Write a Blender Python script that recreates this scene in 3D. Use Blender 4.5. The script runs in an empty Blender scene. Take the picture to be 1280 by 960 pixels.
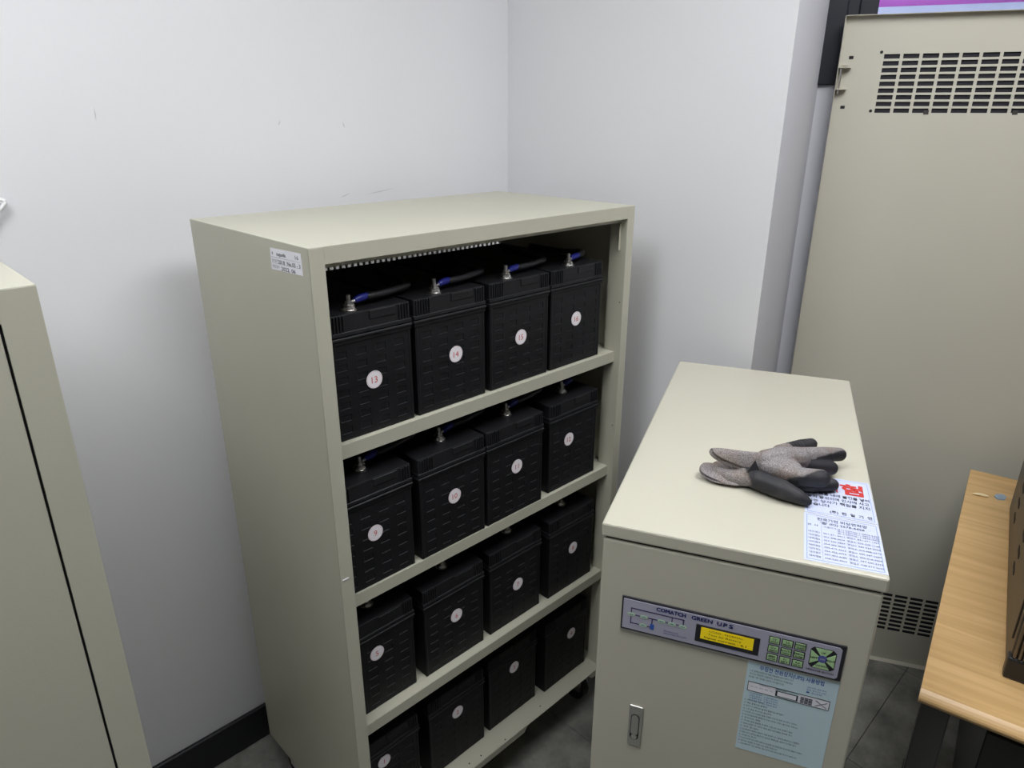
import bpy, bmesh, math, random
from mathutils import Vector, Matrix
random.seed(7)
C = bpy.context.scene.collection
S = bpy.context.scene

# ------------------------------------------------------------------ camera
cam_d = bpy.data.cameras.new('camera'); cam = bpy.data.objects.new('camera', cam_d); C.objects.link(cam)
S.camera = cam
cam_d.sensor_width = 36.0; cam_d.sensor_fit = 'HORIZONTAL'
cam_d.lens = 36 * 876.17 / 1280; cam_d.clip_start = 0.02
YAW, PITCH, ROLL = 0.79422, -0.36272, 0.0041
f = Vector((math.cos(PITCH)*math.cos(YAW), math.cos(PITCH)*math.sin(YAW), math.sin(PITCH)))
r0 = f.cross(Vector((0, 0, 1))).normalized(); u0 = r0.cross(f)
r_ = math.cos(ROLL)*r0 + math.sin(ROLL)*u0; u_ = -math.sin(ROLL)*r0 + math.cos(ROLL)*u0
m = Matrix((( r_.x, u_.x, -f.x, -0.507), (r_.y, u_.y, -f.y, -0.9444), (r_.z, u_.z, -f.z, 1.5869), (0, 0, 0, 1)))
cam.matrix_world = m

# ------------------------------------------------------------------ world, exposure, lamps
w = bpy.data.worlds.new('daylight'); S.world = w; w.use_nodes = True
w.node_tree.nodes['Background'].inputs[0].default_value = (0.75, 0.87, 1.0, 1)
w.node_tree.nodes['Background'].inputs[1].default_value = 2.2
S.view_settings.view_transform = 'Standard'; S.view_settings.look = 'None'
S.view_settings.gamma = 1.0; S.view_settings.use_curve_mapping = False
S.view_settings.exposure = 0.0
CEIL = 2.55
LAMP_POWER = 10.4
LAMP_COLOR = (0.97, 0.985, 1.0)
LAMPS = [(-0.72, -0.36), (0.55, -0.95)]   # ceiling light panels

# ------------------------------------------------------------------ materials
MATS = {}
def mat(name, col, rough=0.5, metal=0.0, spec=0.5, bump=0.0, bscale=200.0, var=0.0, vscale=6.0, emit=0.0, coat=0.0, stretch=None):
    if name in MATS: return MATS[name]
    M = bpy.data.materials.new(name); M.use_nodes = True; nt = M.node_tree; b = nt.nodes['Principled BSDF']
    b.inputs['Base Color'].default_value = (*col, 1); b.inputs['Roughness'].default_value = rough
    b.inputs['Metallic'].default_value = metal; b.inputs['Specular IOR Level'].default_value = spec
    if coat: b.inputs['Coat Weight'].default_value = coat; b.inputs['Coat Roughness'].default_value = 0.1
    tc = nt.nodes.new('ShaderNodeTexCoord')
    src = tc.outputs['Object']
    if stretch:
        mp = nt.nodes.new('ShaderNodeMapping'); mp.inputs['Scale'].default_value = stretch
        nt.links.new(src, mp.inputs['Vector']); src = mp.outputs['Vector']
    if var:
        n = nt.nodes.new('ShaderNodeTexNoise'); n.inputs['Scale'].default_value = vscale; n.inputs['Detail'].default_value = 6
        rp = nt.nodes.new('ShaderNodeValToRGB')
        rp.color_ramp.elements[0].position = 0.3; rp.color_ramp.elements[1].position = 0.7
        rp.color_ramp.elements[0].color = (*[c*(1-var) for c in col], 1)
        rp.color_ramp.elements[1].color = (*[min(1, c*(1+var)) for c in col], 1)
        nt.links.new(src, n.inputs['Vector']); nt.links.new(n.outputs['Fac'], rp.inputs['Fac'])
        nt.links.new(rp.outputs['Color'], b.inputs['Base Color'])
    if bump:
        n2 = nt.nodes.new('ShaderNodeTexNoise'); n2.inputs['Scale'].default_value = bscale; n2.inputs['Detail'].default_value = 3
        bp = nt.nodes.new('ShaderNodeBump'); bp.inputs['Strength'].default_value = bump; bp.inputs['Distance'].default_value = 0.001
        nt.links.new(src, n2.inputs['Vector']); nt.links.new(n2.outputs['Fac'], bp.inputs['Height'])
        nt.links.new(bp.outputs['Normal'], b.inputs['Normal'])
    if emit:
        b.inputs['Emission Color'].default_value = (*col, 1); b.inputs['Emission Strength'].default_value = emit
    MATS[name] = M; return M

PAINT = mat('beige_powder_coat', (0.470, 0.457, 0.372), 0.42, bump=0.12, bscale=350, var=0.03, vscale=4)
PAINT2 = mat('ivory_powder_coat', (0.53, 0.51, 0.42), 0.40, bump=0.12, bscale=350, var=0.025, vscale=3)
PAINT3 = mat('panel_powder_coat', (0.56, 0.54, 0.455), 0.45, bump=0.08, bscale=300, var=0.02, vscale=3)
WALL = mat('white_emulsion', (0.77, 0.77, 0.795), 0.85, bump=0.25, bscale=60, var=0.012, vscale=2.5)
WALL2 = mat('shaded_grey_emulsion', (0.66, 0.66, 0.71), 0.8, bump=0.2, bscale=60, var=0.012, vscale=2.5)  # greyer white: the recess reveal's shade put into the colour; also window wall
BASEB = mat('black_baseboard', (0.012, 0.012, 0.016), 0.45)
CASE = mat('black_battery_plastic', (0.0085, 0.0085, 0.0105), 0.52, spec=0.25, bump=0.25, bscale=300, var=0.25, vscale=18)
LIDM = mat('black_battery_lid', (0.0125, 0.0125, 0.0148), 0.46, spec=0.3, bump=0.15, bscale=400, var=0.2, vscale=20)
STICK = mat('white_sticker', (0.86, 0.82, 0.86), 0.5)
REDINK = mat('red_ink', (0.55, 0.035, 0.03), 0.6)
STEEL = mat('bright_steel', (0.72, 0.70, 0.67), 0.28, 1.0)
CHROME = mat('brushed_steel', (0.62, 0.62, 0.60), 0.38, 1.0, bump=0.2, bscale=500)
CABLE = mat('black_cable', (0.014, 0.014, 0.016), 0.45)
BLUE = mat('blue_shrink_sleeve', (0.012, 0.018, 0.22), 0.35)
RUBBER = mat('black_rubber', (0.012, 0.012, 0.012), 0.6)
DARK = mat('black_gap', (0.006, 0.006, 0.008), 0.7)
BLACK = mat('black_print', (0.014, 0.014, 0.02), 0.5)
NAVY = mat('navy_print', (0.01, 0.018, 0.22), 0.5)
BLUEINK = mat('blue_print', (0.03, 0.10, 0.42), 0.6)
PLATE = mat('grey_overlay', (0.40, 0.40, 0.50), 0.35)
LCD = mat('yellow_screen', (0.90, 0.68, 0.01), 0.3, emit=0.12)
KEYG = mat('green_key', (0.42, 0.64, 0.33), 0.45)
KEYB = mat('blue_key', (0.09, 0.11, 0.36), 0.4)
SHEET = mat('pale_blue_paper', (0.56, 0.72, 0.78), 0.55)
NOTICE = mat('glossy_white_label', (0.58, 0.63, 0.84), 0.14)
PAPER = mat('white_paper', (0.82, 0.82, 0.88), 0.5)
INK = mat('grey_ink', (0.09, 0.10, 0.13), 0.6)
LINE = mat('blue_rule', (0.20, 0.28, 0.50), 0.5)
TOWER = mat('smoky_brown_plastic', (0.055, 0.045, 0.036), 0.38, spec=0.35, var=0.1, vscale=4)
TOWERB = mat('black_tower_plastic', (0.014, 0.014, 0.015), 0.4)
RIB = mat('bronze_rib', (0.14, 0.10, 0.06), 0.35)
DESKLEG = mat('charcoal_steel', (0.055, 0.055, 0.055), 0.45)
FRAMEB = mat('black_window_metal', (0.012, 0.013, 0.02), 0.4)
CEILM = mat('white_ceiling', (0.75, 0.75, 0.75), 0.9)
FAR = mat('room_wall_grey', (0.24, 0.24, 0.245), 0.85, var=0.02)
FLAP = mat('cream_splinter', (0.80, 0.68, 0.42), 0.6)
SCUFF = mat('scuff_grey', (0.58, 0.58, 0.60), 0.8)
WHITEP = mat('white_plastic', (0.85, 0.85, 0.86), 0.4)

def wood():
    M = bpy.data.materials.new('beech_laminate'); M.use_nodes = True; nt = M.node_tree; b = nt.nodes['Principled BSDF']
    tc = nt.nodes.new('ShaderNodeTexCoord'); mp = nt.nodes.new('ShaderNodeMapping')
    mp.inputs['Scale'].default_value = (26, 1.6, 26)
    n = nt.nodes.new('ShaderNodeTexNoise'); n.inputs['Scale'].default_value = 2.0; n.inputs['Detail'].default_value = 8; n.inputs['Distortion'].default_value = 0.5
    rp = nt.nodes.new('ShaderNodeValToRGB')
    rp.color_ramp.elements[0].position = 0.3; rp.color_ramp.elements[0].color = (0.52, 0.32, 0.13, 1)
    rp.color_ramp.elements[1].position = 0.68; rp.color_ramp.elements[1].color = (0.68, 0.45, 0.21, 1)
    nt.links.new(tc.outputs['Object'], mp.inputs['Vector']); nt.links.new(mp.outputs['Vector'], n.inputs['Vector'])
    nt.links.new(n.outputs['Fac'], rp.inputs['Fac']); nt.links.new(rp.outputs['Color'], b.inputs['Base Color'])
    b.inputs['Roughness'].default_value = 0.38
    return M
WOOD = wood()

def floor_mat():
    M = bpy.data.materials.new('grey_mottled_vinyl'); M.use_nodes = True; nt = M.node_tree; b = nt.nodes['Principled BSDF']
    tc = nt.nodes.new('ShaderNodeTexCoord'); oi = nt.nodes.new('ShaderNodeObjectInfo')
    n = nt.nodes.new('ShaderNodeTexNoise'); n.inputs['Scale'].default_value = 7; n.inputs['Detail'].default_value = 9; n.inputs['Roughness'].default_value = 0.65
    rp = nt.nodes.new('ShaderNodeValToRGB')
    rp.color_ramp.elements[0].position = 0.32; rp.color_ramp.elements[0].color = (0.085, 0.085, 0.078, 1)
    rp.color_ramp.elements[1].position = 0.72; rp.color_ramp.elements[1].color = (0.29, 0.285, 0.26, 1)
    add = nt.nodes.new('ShaderNodeVectorMath'); add.operation = 'ADD'
    nt.links.new(tc.outputs['Object'], add.inputs[0]); nt.links.new(oi.outputs['Location'], add.inputs[1])
    nt.links.new(add.outputs[0], n.inputs['Vector']); nt.links.new(n.outputs['Fac'], rp.inputs['Fac'])
    mx = nt.nodes.new('ShaderNodeMix'); mx.data_type = 'RGBA'; mx.blend_type = 'MULTIPLY'; mx.inputs['Factor'].default_value = 1.0
    rr = nt.nodes.new('ShaderNodeMapRange'); rr.inputs['To Min'].default_value = 0.8; rr.inputs['To Max'].default_value = 1.25
    nt.links.new(oi.outputs['Random'], rr.inputs['Value']); nt.links.new(rp.outputs['Color'], mx.inputs['A']); nt.links.new(rr.outputs['Result'], mx.inputs['B'])
    nt.links.new(mx.outputs['Result'], b.inputs['Base Color'])
    b.inputs['Roughness'].default_value = 0.5
    return M
FLOOR = floor_mat()

def glass():
    M = bpy.data.materials.new('window_glass'); M.use_nodes = True; b = M.node_tree.nodes['Principled BSDF']
    b.inputs['Base Color'].default_value = (0.95, 0.97, 1, 1); b.inputs['Transmission Weight'].default_value = 1.0
    b.inputs['Roughness'].default_value = 0.02; b.inputs['IOR'].default_value = 1.45
    return M
GLASS = glass()
CLEAR = bpy.data.materials.new('clear_blue_tape'); CLEAR.use_nodes = True
_b = CLEAR.node_tree.nodes['Principled BSDF']; _b.inputs['Base Color'].default_value = (0.45, 0.62, 0.80, 1); _b.inputs['Alpha'].default_value = 0.6; _b.inputs['Roughness'].default_value = 0.15

def glove_mat():
    M = bpy.data.materials.new('knit_and_nitrile'); M.use_nodes = True; nt = M.node_tree; b = nt.nodes['Principled BSDF']
    at = nt.nodes.new('ShaderNodeAttribute'); at.attribute_name = 'coat'
    tc = nt.nodes.new('ShaderNodeTexCoord')
    n = nt.nodes.new('ShaderNodeTexNoise'); n.inputs['Scale'].default_value = 820; n.inputs['Detail'].default_value = 3
    rp = nt.nodes.new('ShaderNodeValToRGB')
    rp.color_ramp.elements[0].position = 0.36; rp.color_ramp.elements[0].color = (0.10, 0.092, 0.094, 1)
    rp.color_ramp.elements[1].position = 0.64; rp.color_ramp.elements[1].color = (0.34, 0.31, 0.315, 1)
    n2 = nt.nodes.new('ShaderNodeTexNoise'); n2.inputs['Scale'].default_value = 28; n2.inputs['Detail'].default_value = 5
    rb = nt.nodes.new('ShaderNodeValToRGB')           # brown grime on the knit
    rb.color_ramp.elements[0].position = 0.42; rb.color_ramp.elements[0].color = (1, 1, 1, 1)
    rb.color_ramp.elements[1].position = 0.66; rb.color_ramp.elements[1].color = (0.86, 0.72, 0.58, 1)
    mul = nt.nodes.new('ShaderNodeMix'); mul.data_type = 'RGBA'; mul.blend_type = 'MULTIPLY'; mul.inputs['Factor'].default_value = 1
    rc = nt.nodes.new('ShaderNodeValToRGB')           # worn nitrile
    rc.color_ramp.elements[0].position = 0.5; rc.color_ramp.elements[0].color = (0.012, 0.012, 0.016, 1)
    rc.color_ramp.elements[1].position = 0.74; rc.color_ramp.elements[1].color = (0.040, 0.038, 0.042, 1)
    ad = nt.nodes.new('ShaderNodeMath'); ad.operation = 'MULTIPLY_ADD'; ad.inputs[1].default_value = 0.5; ad.inputs[2].default_value = -0.25
    sm = nt.nodes.new('ShaderNodeMath'); sm.operation = 'ADD'
    st = nt.nodes.new('ShaderNodeMapRange'); st.inputs['From Min'].default_value = 0.42; st.inputs['From Max'].default_value = 0.58
    mx = nt.nodes.new('ShaderNodeMix'); mx.data_type = 'RGBA'
    L = nt.links.new
    L(tc.outputs['Object'], n.inputs['Vector']); L(tc.outputs['Object'], n2.inputs['Vector'])
    L(n.outputs['Fac'], rp.inputs['Fac']); L(n2.outputs['Fac'], rb.inputs['Fac']); L(n2.outputs['Fac'], rc.inputs['Fac'])
    L(rp.outputs['Color'], mul.inputs['A']); L(rb.outputs['Color'], mul.inputs['B'])
    L(n2.outputs['Fac'], ad.inputs[0]); L(at.outputs['Fac'], sm.inputs[0]); L(ad.outputs[0], sm.inputs[1]); L(sm.outputs[0], st.inputs['Value'])
    L(st.outputs['Result'], mx.inputs['Factor']); L(mul.outputs['Result'], mx.inputs['A']); L(rc.outputs['Color'], mx.inputs['B'])
    L(mx.outputs['Result'], b.inputs['Base Color']); b.inputs['Roughness'].default_value = 0.6
    bp = nt.nodes.new('ShaderNodeBump'); bp.inputs['Strength'].default_value = 0.35; bp.inputs['Distance'].default_value = 0.001
    L(n.outputs['Fac'], bp.inputs['Height']); L(bp.outputs['Normal'], b.inputs['Normal'])
    return M
GLOVE = glove_mat()

# ------------------------------------------------------------------ helpers
def obj(name, bm, m=None, parent=None, smooth=False, loc=(0, 0, 0)):
    bmesh.ops.recalc_face_normals(bm, faces=bm.faces)
    me = bpy.data.meshes.new(name); bm.to_mesh(me); bm.free()
    if m: me.materials.append(m)
    if smooth:
        for p in me.polygons: p.use_smooth = True
    o = bpy.data.objects.new(name, me); C.objects.link(o); o.location = loc
    if parent: o.parent = parent
    return o
def thing(name, label, cat, loc=(0, 0, 0), rotz=0.0, group=None):
    o = bpy.data.objects.new(name, None); C.objects.link(o); o.empty_display_size = 0.05
    o.location = loc; o.rotation_euler = (0, 0, rotz); o['label'] = label; o['category'] = cat
    if group: o['group'] = group
    return o
def tag(o, label, cat, group=None):
    o['label'] = label; o['category'] = cat
    if group: o['group'] = group
    return o
def struct(o): o['kind'] = 'structure'; return o
def box(bm, x0, x1, y0, y1, z0, z1, bev=0.0, seg=1):
    r = bmesh.ops.create_cube(bm, size=1.0); vs = r['verts']
    for v in vs:
        v.co.x = x0 if v.co.x < 0 else x1; v.co.y = y0 if v.co.y < 0 else y1; v.co.z = z0 if v.co.z < 0 else z1
    if bev:
        es = list({e for v in vs for e in v.link_edges})
        bmesh.ops.bevel(bm, geom=es, offset=bev, segments=seg, affect='EDGES', profile=0.5)
def bx(*a, **k):
    bm = bmesh.new(); box(bm, *a, **k); return bm
def cyl(bm, p, q, r, n=12, r2=None, cap=True):
    p = Vector(p); q = Vector(q); d = (q-p); z = d.normalized()
    x = z.orthogonal().normalized(); y = z.cross(x); r2 = r if r2 is None else r2
    A = [bm.verts.new(p + r*(math.cos(t)*x + math.sin(t)*y)) for t in [2*math.pi*i/n for i in range(n)]]
    B = [bm.verts.new(q + r2*(math.cos(t)*x + math.sin(t)*y)) for t in [2*math.pi*i/n for i in range(n)]]
    for i in range(n): bm.faces.new((A[i], A[(i+1) % n], B[(i+1) % n], B[i]))
    if cap: bm.faces.new(A[::-1]); bm.faces.new(B)
def tube(bm, pts, rad, n=10, sub=6, cap=True):
    P = [Vector(p) for p in pts]; R = rad if isinstance(rad, (list, tuple)) else [rad]*len(P)
    Q, QR = [], []
    for i in range(len(P)-1):
        p0 = P[max(i-1, 0)]; p1 = P[i]; p2 = P[i+1]; p3 = P[min(i+2, len(P)-1)]
        for k in range(sub):
            t = k/sub
            Q.append(0.5*((2*p1)+(-p0+p2)*t+(2*p0-5*p1+4*p2-p3)*t*t+(-p0+3*p1-3*p2+p3)*t**3)); QR.append(R[i]*(1-t)+R[i+1]*t)
    Q.append(P[-1]); QR.append(R[-1])
    rings = []; x = None
    for i, q in enumerate(Q):
        d = (Q[min(i+1, len(Q)-1)] - Q[max(i-1, 0)]).normalized()
        x = d.orthogonal().normalized() if x is None else (x - d*x.dot(d)).normalized()
        y = d.cross(x)
        rings.append([bm.verts.new(q + QR[i]*(math.cos(2*math.pi*j/n)*x + math.sin(2*math.pi*j/n)*y)) for j in range(n)])
    for a, b in zip(rings, rings[1:]):
        for j in range(n): bm.faces.new((a[j], a[(j+1) % n], b[(j+1) % n], b[j]))
    if cap: bm.faces.new(rings[0][::-1]); bm.faces.new(rings[-1])
def prism(bm, pts, h, axis='z', base=0.0):
    """polygon in the plane across axis, extruded along axis from base to base+h"""
    def co(p, t):
        return {'z': (p[0], p[1], t), 'y': (p[0], t, p[1]), 'x': (t, p[0], p[1])}[axis]
    A = [bm.verts.new(co(p, base)) for p in pts]; B = [bm.verts.new(co(p, base+h)) for p in pts]
    n = len(pts); bm.faces.new(A); bm.faces.new(B[::-1])
    for i in range(n): bm.faces.new((A[i], A[(i+1) % n], B[(i+1) % n], B[i]))
def disc(bm, c, rx, rz, y, n=28, th=0.0004):
    prism(bm, [(c[0]+rx*math.cos(2*math.pi*i/n), c[1]+rz*math.sin(2*math.pi*i/n)) for i in range(n)], -th, 'y', y)
def quad3(bm, pts):
    bm.faces.new([bm.verts.new(p) for p in pts])

# text: flat print laid on a surface
TEXTS = []
CORE = '무정전원장치사용방법위험본제품내에물건을넣어놓지말것이며인사고시는당가책임않습니다한국기비상연락망주일서울경천대리점영업소설조자'
def small(t):
    return ''.join(c if ord(c) < 0xAC00 or c in CORE else CORE[(ord(c)*7) % len(CORE)] for c in t)
def text(name, items, m, parent):
    """items: (string, width or None, height, origin, xdir, ydir, align, weight); the meshes are made together at the end"""
    TEXTS.append((name, items, m, parent))
def build_texts():
    glyphs = {}
    for w_ in sorted({it[7] for t in TEXTS for it in t[1]}):
        strs = sorted({it[0] for t in TEXTS for it in t[1] if it[7] == w_})
        cu = bpy.data.curves.new('t', 'FONT'); cu.body = '\n'.join(strs); cu.size = 1.0; cu.resolution_u = 2
        cu.space_line = 3.0; cu.offset = w_
        ob = bpy.data.objects.new('t', cu); me = bpy.data.meshes.new_from_object(ob)
        bpy.data.objects.remove(ob); bpy.data.curves.remove(cu)
        for p in me.polygons:
            vs = [me.vertices[i].co for i in p.vertices]
            k = round((0.35 - vs[0].y)/3.0)
            glyphs.setdefault((strs[k], w_), []).append([(v.x, v.y + 3.0*k) for v in vs])
        bpy.data.meshes.remove(me)
    for name, items, m, parent in TEXTS:
        bm = bmesh.new()
        for (st, wid, size, org, xd, yd, al, w_) in items:
            polys = glyphs.get((st, w_), [])
            if not polys: continue
            x0 = min(q[0] for p in polys for q in p); x1 = max(q[0] for p in polys for q in p)
            sx = size if wid is None else wid/max(x1-x0, 1e-4)
            ox = {'L': 0, 'C': -(x1-x0)*sx/2, 'R': -(x1-x0)*sx}[al]
            xd = Vector(xd); yd = Vector(yd); org = Vector(org); V = {}
            for p in polys:
                q = []
                for (x, y) in p:
                    if (x, y) not in V: V[(x, y)] = bm.verts.new(org + xd*(ox+(x-x0)*sx) + yd*(y*size))
                    q.append(V[(x, y)])
                if len(set(q)) == len(q):
                    try: bm.faces.new(q)
                    except ValueError: pass
        obj(name, bm, m, parent)

# ------------------------------------------------------------------ setting
YB = 0.572; XR = 0.961; YE = -0.24
TH = math.radians(-62.0); TX = Vector((math.cos(TH), math.sin(TH), 0)); NX = Vector((-TX.y, TX.x, 0))   # along / into window wall
PO = Vector((1.3762, -0.1601, 0))                                                                        # tall panel, lower left corner
IC = PO + 0.04*NX - 0.036*TX                                                                             # inner corner of the window recess
WZ = 1.667                                                                                                # underside of the window frame
WE = IC + 3.4*TX

fl = struct(bpy.data.objects.new('floor', None)); C.objects.link(fl)
obj('subfloor', bx(-2.6, 3.2, -3.4, 0.75, -0.06, -0.004), RUBBER, fl)
TS = 0.45; tile_me = None
for i in range(-8, 7):
    for j in range(-8, 3):
        x = 0.655 + i*TS; y = -0.13 + j*TS
        if x < -2.9 or x > 3.0 or y < -3.4 or y > 0.45: continue
        if tile_me is None:
            o = obj('tile', bx(0.0007, TS-0.0007, 0.0007, TS-0.0007, -0.004, 0, bev=0.0006), FLOOR, fl); tile_me = o.data
        else:
            o = bpy.data.objects.new('tile', tile_me); C.objects.link(o); o.parent = fl
        o.location = (x, y, 0)
wb = struct(obj('wall_back', bx(-2.6, XR+0.3, YB, YB+0.12, 0, CEIL), WALL))
struct(obj('baseboard_back', bx(-2.6, XR-0.002, YB-0.012, YB, 0, 0.105, bev=0.003), BASEB))
bm = bmesh.new(); prism(bm, [(XR, YB), (XR, YE), (IC.x, IC.y), (IC.x+0.1, IC.y+0.2), (XR+0.3, YB)], CEIL, 'z')
bmesh.ops.triangulate(bm, faces=[q for q in bm.faces if len(q.verts) > 4])
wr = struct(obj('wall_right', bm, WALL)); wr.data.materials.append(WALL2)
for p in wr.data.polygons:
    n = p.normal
    if abs(n.z) < 0.1 and n.y < -0.3: p.material_index = 1  # reveal faces take the shaded wall tone
# window wall: sill wall, head, far pier (opening between)
def along(s0, s1, n0, n1, z0, z1, bev=0.0):
    """a box in the window wall's own frame: s along the wall, n into it"""
    bm = bmesh.new(); box(bm, s0, s1, n0, n1, z0, z1, bev=bev)
    M = Matrix(((TX.x, NX.x, 0, IC.x), (TX.y, NX.y, 0, IC.y), (0, 0, 1, 0), (0, 0, 0, 1)))
    bmesh.ops.transform(bm, matrix=M, verts=bm.verts); return bm
bm = along(0, 3.4, 0, 0.16, 0, WZ); b2 = along(0, 3.4, 0, 0.16, 2.42, CEIL); b3 = along(2.2, 3.4, 0, 0.16, WZ, 2.42)
for q in (b2, b3):
    t_ = bpy.data.meshes.new('t'); q.to_mesh(t_); bm.from_mesh(t_); q.free()
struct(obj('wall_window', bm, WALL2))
struct(obj('wall_left', bx(-2.72, -2.6, -3.4, YB, 0, CEIL), FAR))
struct(obj('wall_front', bx(-2.72, 3.3, -3.52, -3.4, 0, CEIL), FAR))
struct(obj('ceiling', bx(-2.72, 3.3, -3.52, 0.7, CEIL, CEIL+0.1), CEILM))
# wall marks and a white cable tip
for (x, z, l, a) in ((-0.315, 1.60, .018, 1.4), (-0.09, 1.59, .022, 1.55), (0.27, 1.575, .012, 1.2), (0.43, 1.57, .014, 1.9), (0.52, 1.415, .09, 0.12), (0.42, 1.412, .03, 0.3)):
    dx, dz = math.cos(a), math.sin(a); bm = bmesh.new()
    pts = [(x-dx*l/2, z-dz*l/2), (x+0.0012*dz, z-0.0012*dx), (x+dx*l/2, z+dz*l/2), (x-0.001*dz, z+0.001*dx)]
    prism(bm, pts, -0.0006, 'y', YB); obj('scuff_mark', bm, SCUFF, wb)

# window
wn = struct(thing('window_1', '', '')); del wn['label']; del wn['category']
FW = 0.112
obj('jamb', along(-0.012, FW*0.38, -0.012, 0.05, WZ, 2.42, 0.003), FRAMEB, wn)
obj('jamb_inner', along(FW*0.38, FW*0.62, 0.004, 0.06, WZ, 2.42, 0.002), FRAMEB, wn)
obj('sash_stile', along(FW*0.62, FW, 0.012, 0.06, WZ, 2.42, 0.003), FRAMEB, wn)
obj('sash_stile', along(1.09, 1.16, 0.012, 0.06, WZ, 2.42, 0.003), FRAMEB, wn)
obj('jamb', along(2.16, 2.2, 0.0, 0.05, WZ, 2.42, 0.003), FRAMEB, wn)
obj('sill_rail', along(FW, 2.16, 0.0, 0.06, WZ, WZ+0.11, 0.003), FRAMEB, wn)
obj('head_rail', along(FW, 2.16, 0.0, 0.06, 2.36, 2.42, 0.003), FRAMEB, wn)
obj('pane', along(FW, 1.09, 0.030, 0.036, WZ+0.11, 2.36), GLASS, wn)
obj('pane', along(1.16, 2.16, 0.030, 0.036, WZ+0.11, 2.36), GLASS, wn)
obj('catch', along(-0.016, -0.008, -0.016, -0.004, WZ-0.002, WZ+0.006), WHITEP, wn)
obj('catch', along(-0.016, -0.008, -0.016, -0.004, WZ+0.036, WZ+0.044), WHITEP, wn)
# pink panel outside the window
PINK = mat('pink_board', (0.78, 0.22, 0.75), 0.7, var=0.15, vscale=3)
PALEB = mat('pale_blue_board', (0.78, 0.82, 1.0), 0.6)
pk = thing('outdoor_board', 'pink board with a pale bottom band outside the window', 'board', (IC.x, IC.y, 0), TH)
obj('face', bx(-0.3, 3.2, 0.9, 0.93, 1.947, 3.6), PINK, pk)
obj('bottom_band', bx(-0.3, 3.2, 0.89, 0.93, 1.80, 1.947), PALEB, pk)
for x in (0.4, 2.6): obj('post', bx(x, x+0.08, 0.93, 1.0, 0.0, 3.6), FRAMEB, pk)

# ceiling lamps
DIFF = mat('lamp_diffuser', LAMP_COLOR, 0.5, emit=LAMP_POWER)
for i, (x, y) in enumerate(LAMPS):
    lp = thing('ceiling_lamp', ('flat white light panel in the ceiling above the closed cabinet', 'flat white light panel in the ceiling above the desk')[i], 'lamp', (x, y, CEIL), group='light panels in the ceiling')
    obj('frame', bx(-0.62, 0.62, -0.32, 0.32, -0.014, -0.001), WHITEP, lp)
    obj('diffuser', bx(-0.6, 0.6, -0.3, 0.3, -0.018, -0.0142), DIFF, lp)

# ------------------------------------------------------------------ open battery rack
W, D, H = 0.80, 0.4387, 1.4072
ZB = 0.135; ZS = (1.0696, 0.7660, 0.4514); XL, XRI, ZT, YL = 0.0262, 0.7761, 1.3804, 0.0158
def cabinet_shell(root, XRI=XRI, ZT=ZT):
    obj('side_panel', bx(0, 0.0015, 0, D, ZB-0.005, H-0.0008), PAINT, root)
    obj('side_panel', bx(W-0.0015, W, 0, D, ZB-0.005, H-0.0008), PAINT, root)
    obj('top_panel', bx(0.0, W, 0.0, D, H-0.0014, H, bev=0.0006), PAINT, root)
    bm = bmesh.new(); box(bm, 0.002, W-0.002, D-0.002, D-0.0005, ZB, 1.2700)
    box(bm, 0.002, W-0.002, D-0.002, D-0.0005, 1.2762, H-0.002)
    n = 52; p = (W-0.004)/n
    for k in range(n): box(bm, 0.002+k*p, 0.002+k*p+p*0.42, D-0.002, D-0.0005, 1.2700, 1.2762)
    obj('back_panel', bm, PAINT, root)
    obj('stile', bx(0, XL, -0.0004, 0.0012, ZB-0.005, H-0.0012, bev=0.0004), PAINT, root)
    obj('stile', bx(XRI, W, -0.0004, 0.0012, ZB-0.005, H-0.0012, bev=0.0004), PAINT, root)
    obj('top_rail', bx(XL, XRI, -0.0004, 0.0012, ZT, H-0.0012), PAINT, root)
rack = thing('battery_rack', 'open beige steel rack holding four rows of black batteries', 'rack')
cabinet_shell(rack)
bm = bmesh.new()                                    # rebate around the opening
box(bm, XL-0.0008, XL, 0.0012, YL-0.0015, ZB, ZT)
obj('rebate', bm, PAINT, rack)
bm = bmesh.new()
box(bm, XRI, XRI+0.0008, 0.0012, YL+0.03, ZB, ZT)
box(bm, XRI-0.006, XRI+0.0008, YL, YL+0.0012, 1.31, ZT-0.012); obj('rebate', bm, PAINT, rack)
bm = bmesh.new(); box(bm, XL, XRI, 0.0012, YL+0.001, ZT, ZT+0.0008); box(bm, XL, XRI, YL, YL+0.0012, ZT-0.009, ZT)
obj('top_rebate', bm, PAINT, rack)
for z in (1.19, 0.88, 0.57):
    bm = bmesh.new(); cyl(bm, (XRI-0.0004, 0.0085, z), (XRI+0.0006, 0.0085, z), 0.0016, 10); obj('screw_hole', bm, DARK, rack)
for z in ZS:
    bm = bmesh.new(); box(bm, 0.003, W-0.003, YL, D-0.004, z-0.0012, z); box(bm, 0.003, XRI, YL-0.0006, YL+0.0006, z-0.0251, z)
    box(bm, 0.003, XRI, YL, YL+0.012, z-0.0257, z-0.0251)
    obj('shelf', bm, PAINT, rack)
bm = bmesh.new(); box(bm, 0.0015, W-0.0015, 0.0, D-0.002, ZB-0.0015, ZB)
box(bm, 0.0015, 0.47, -0.0004, 0.001, ZB-0.016, ZB); prism(bm, [(0.47, ZB), (0.47, ZB-0.016), (0.482, ZB)], 0.0014, 'y', -0.0004)
prism(bm, [(0.722, ZB), (0.74, ZB-0.018), (0.797, ZB-0.018), (0.797, ZB)], 0.0014, 'y', -0.0004)
obj('bottom_shelf', bm, PAINT, rack)
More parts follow.
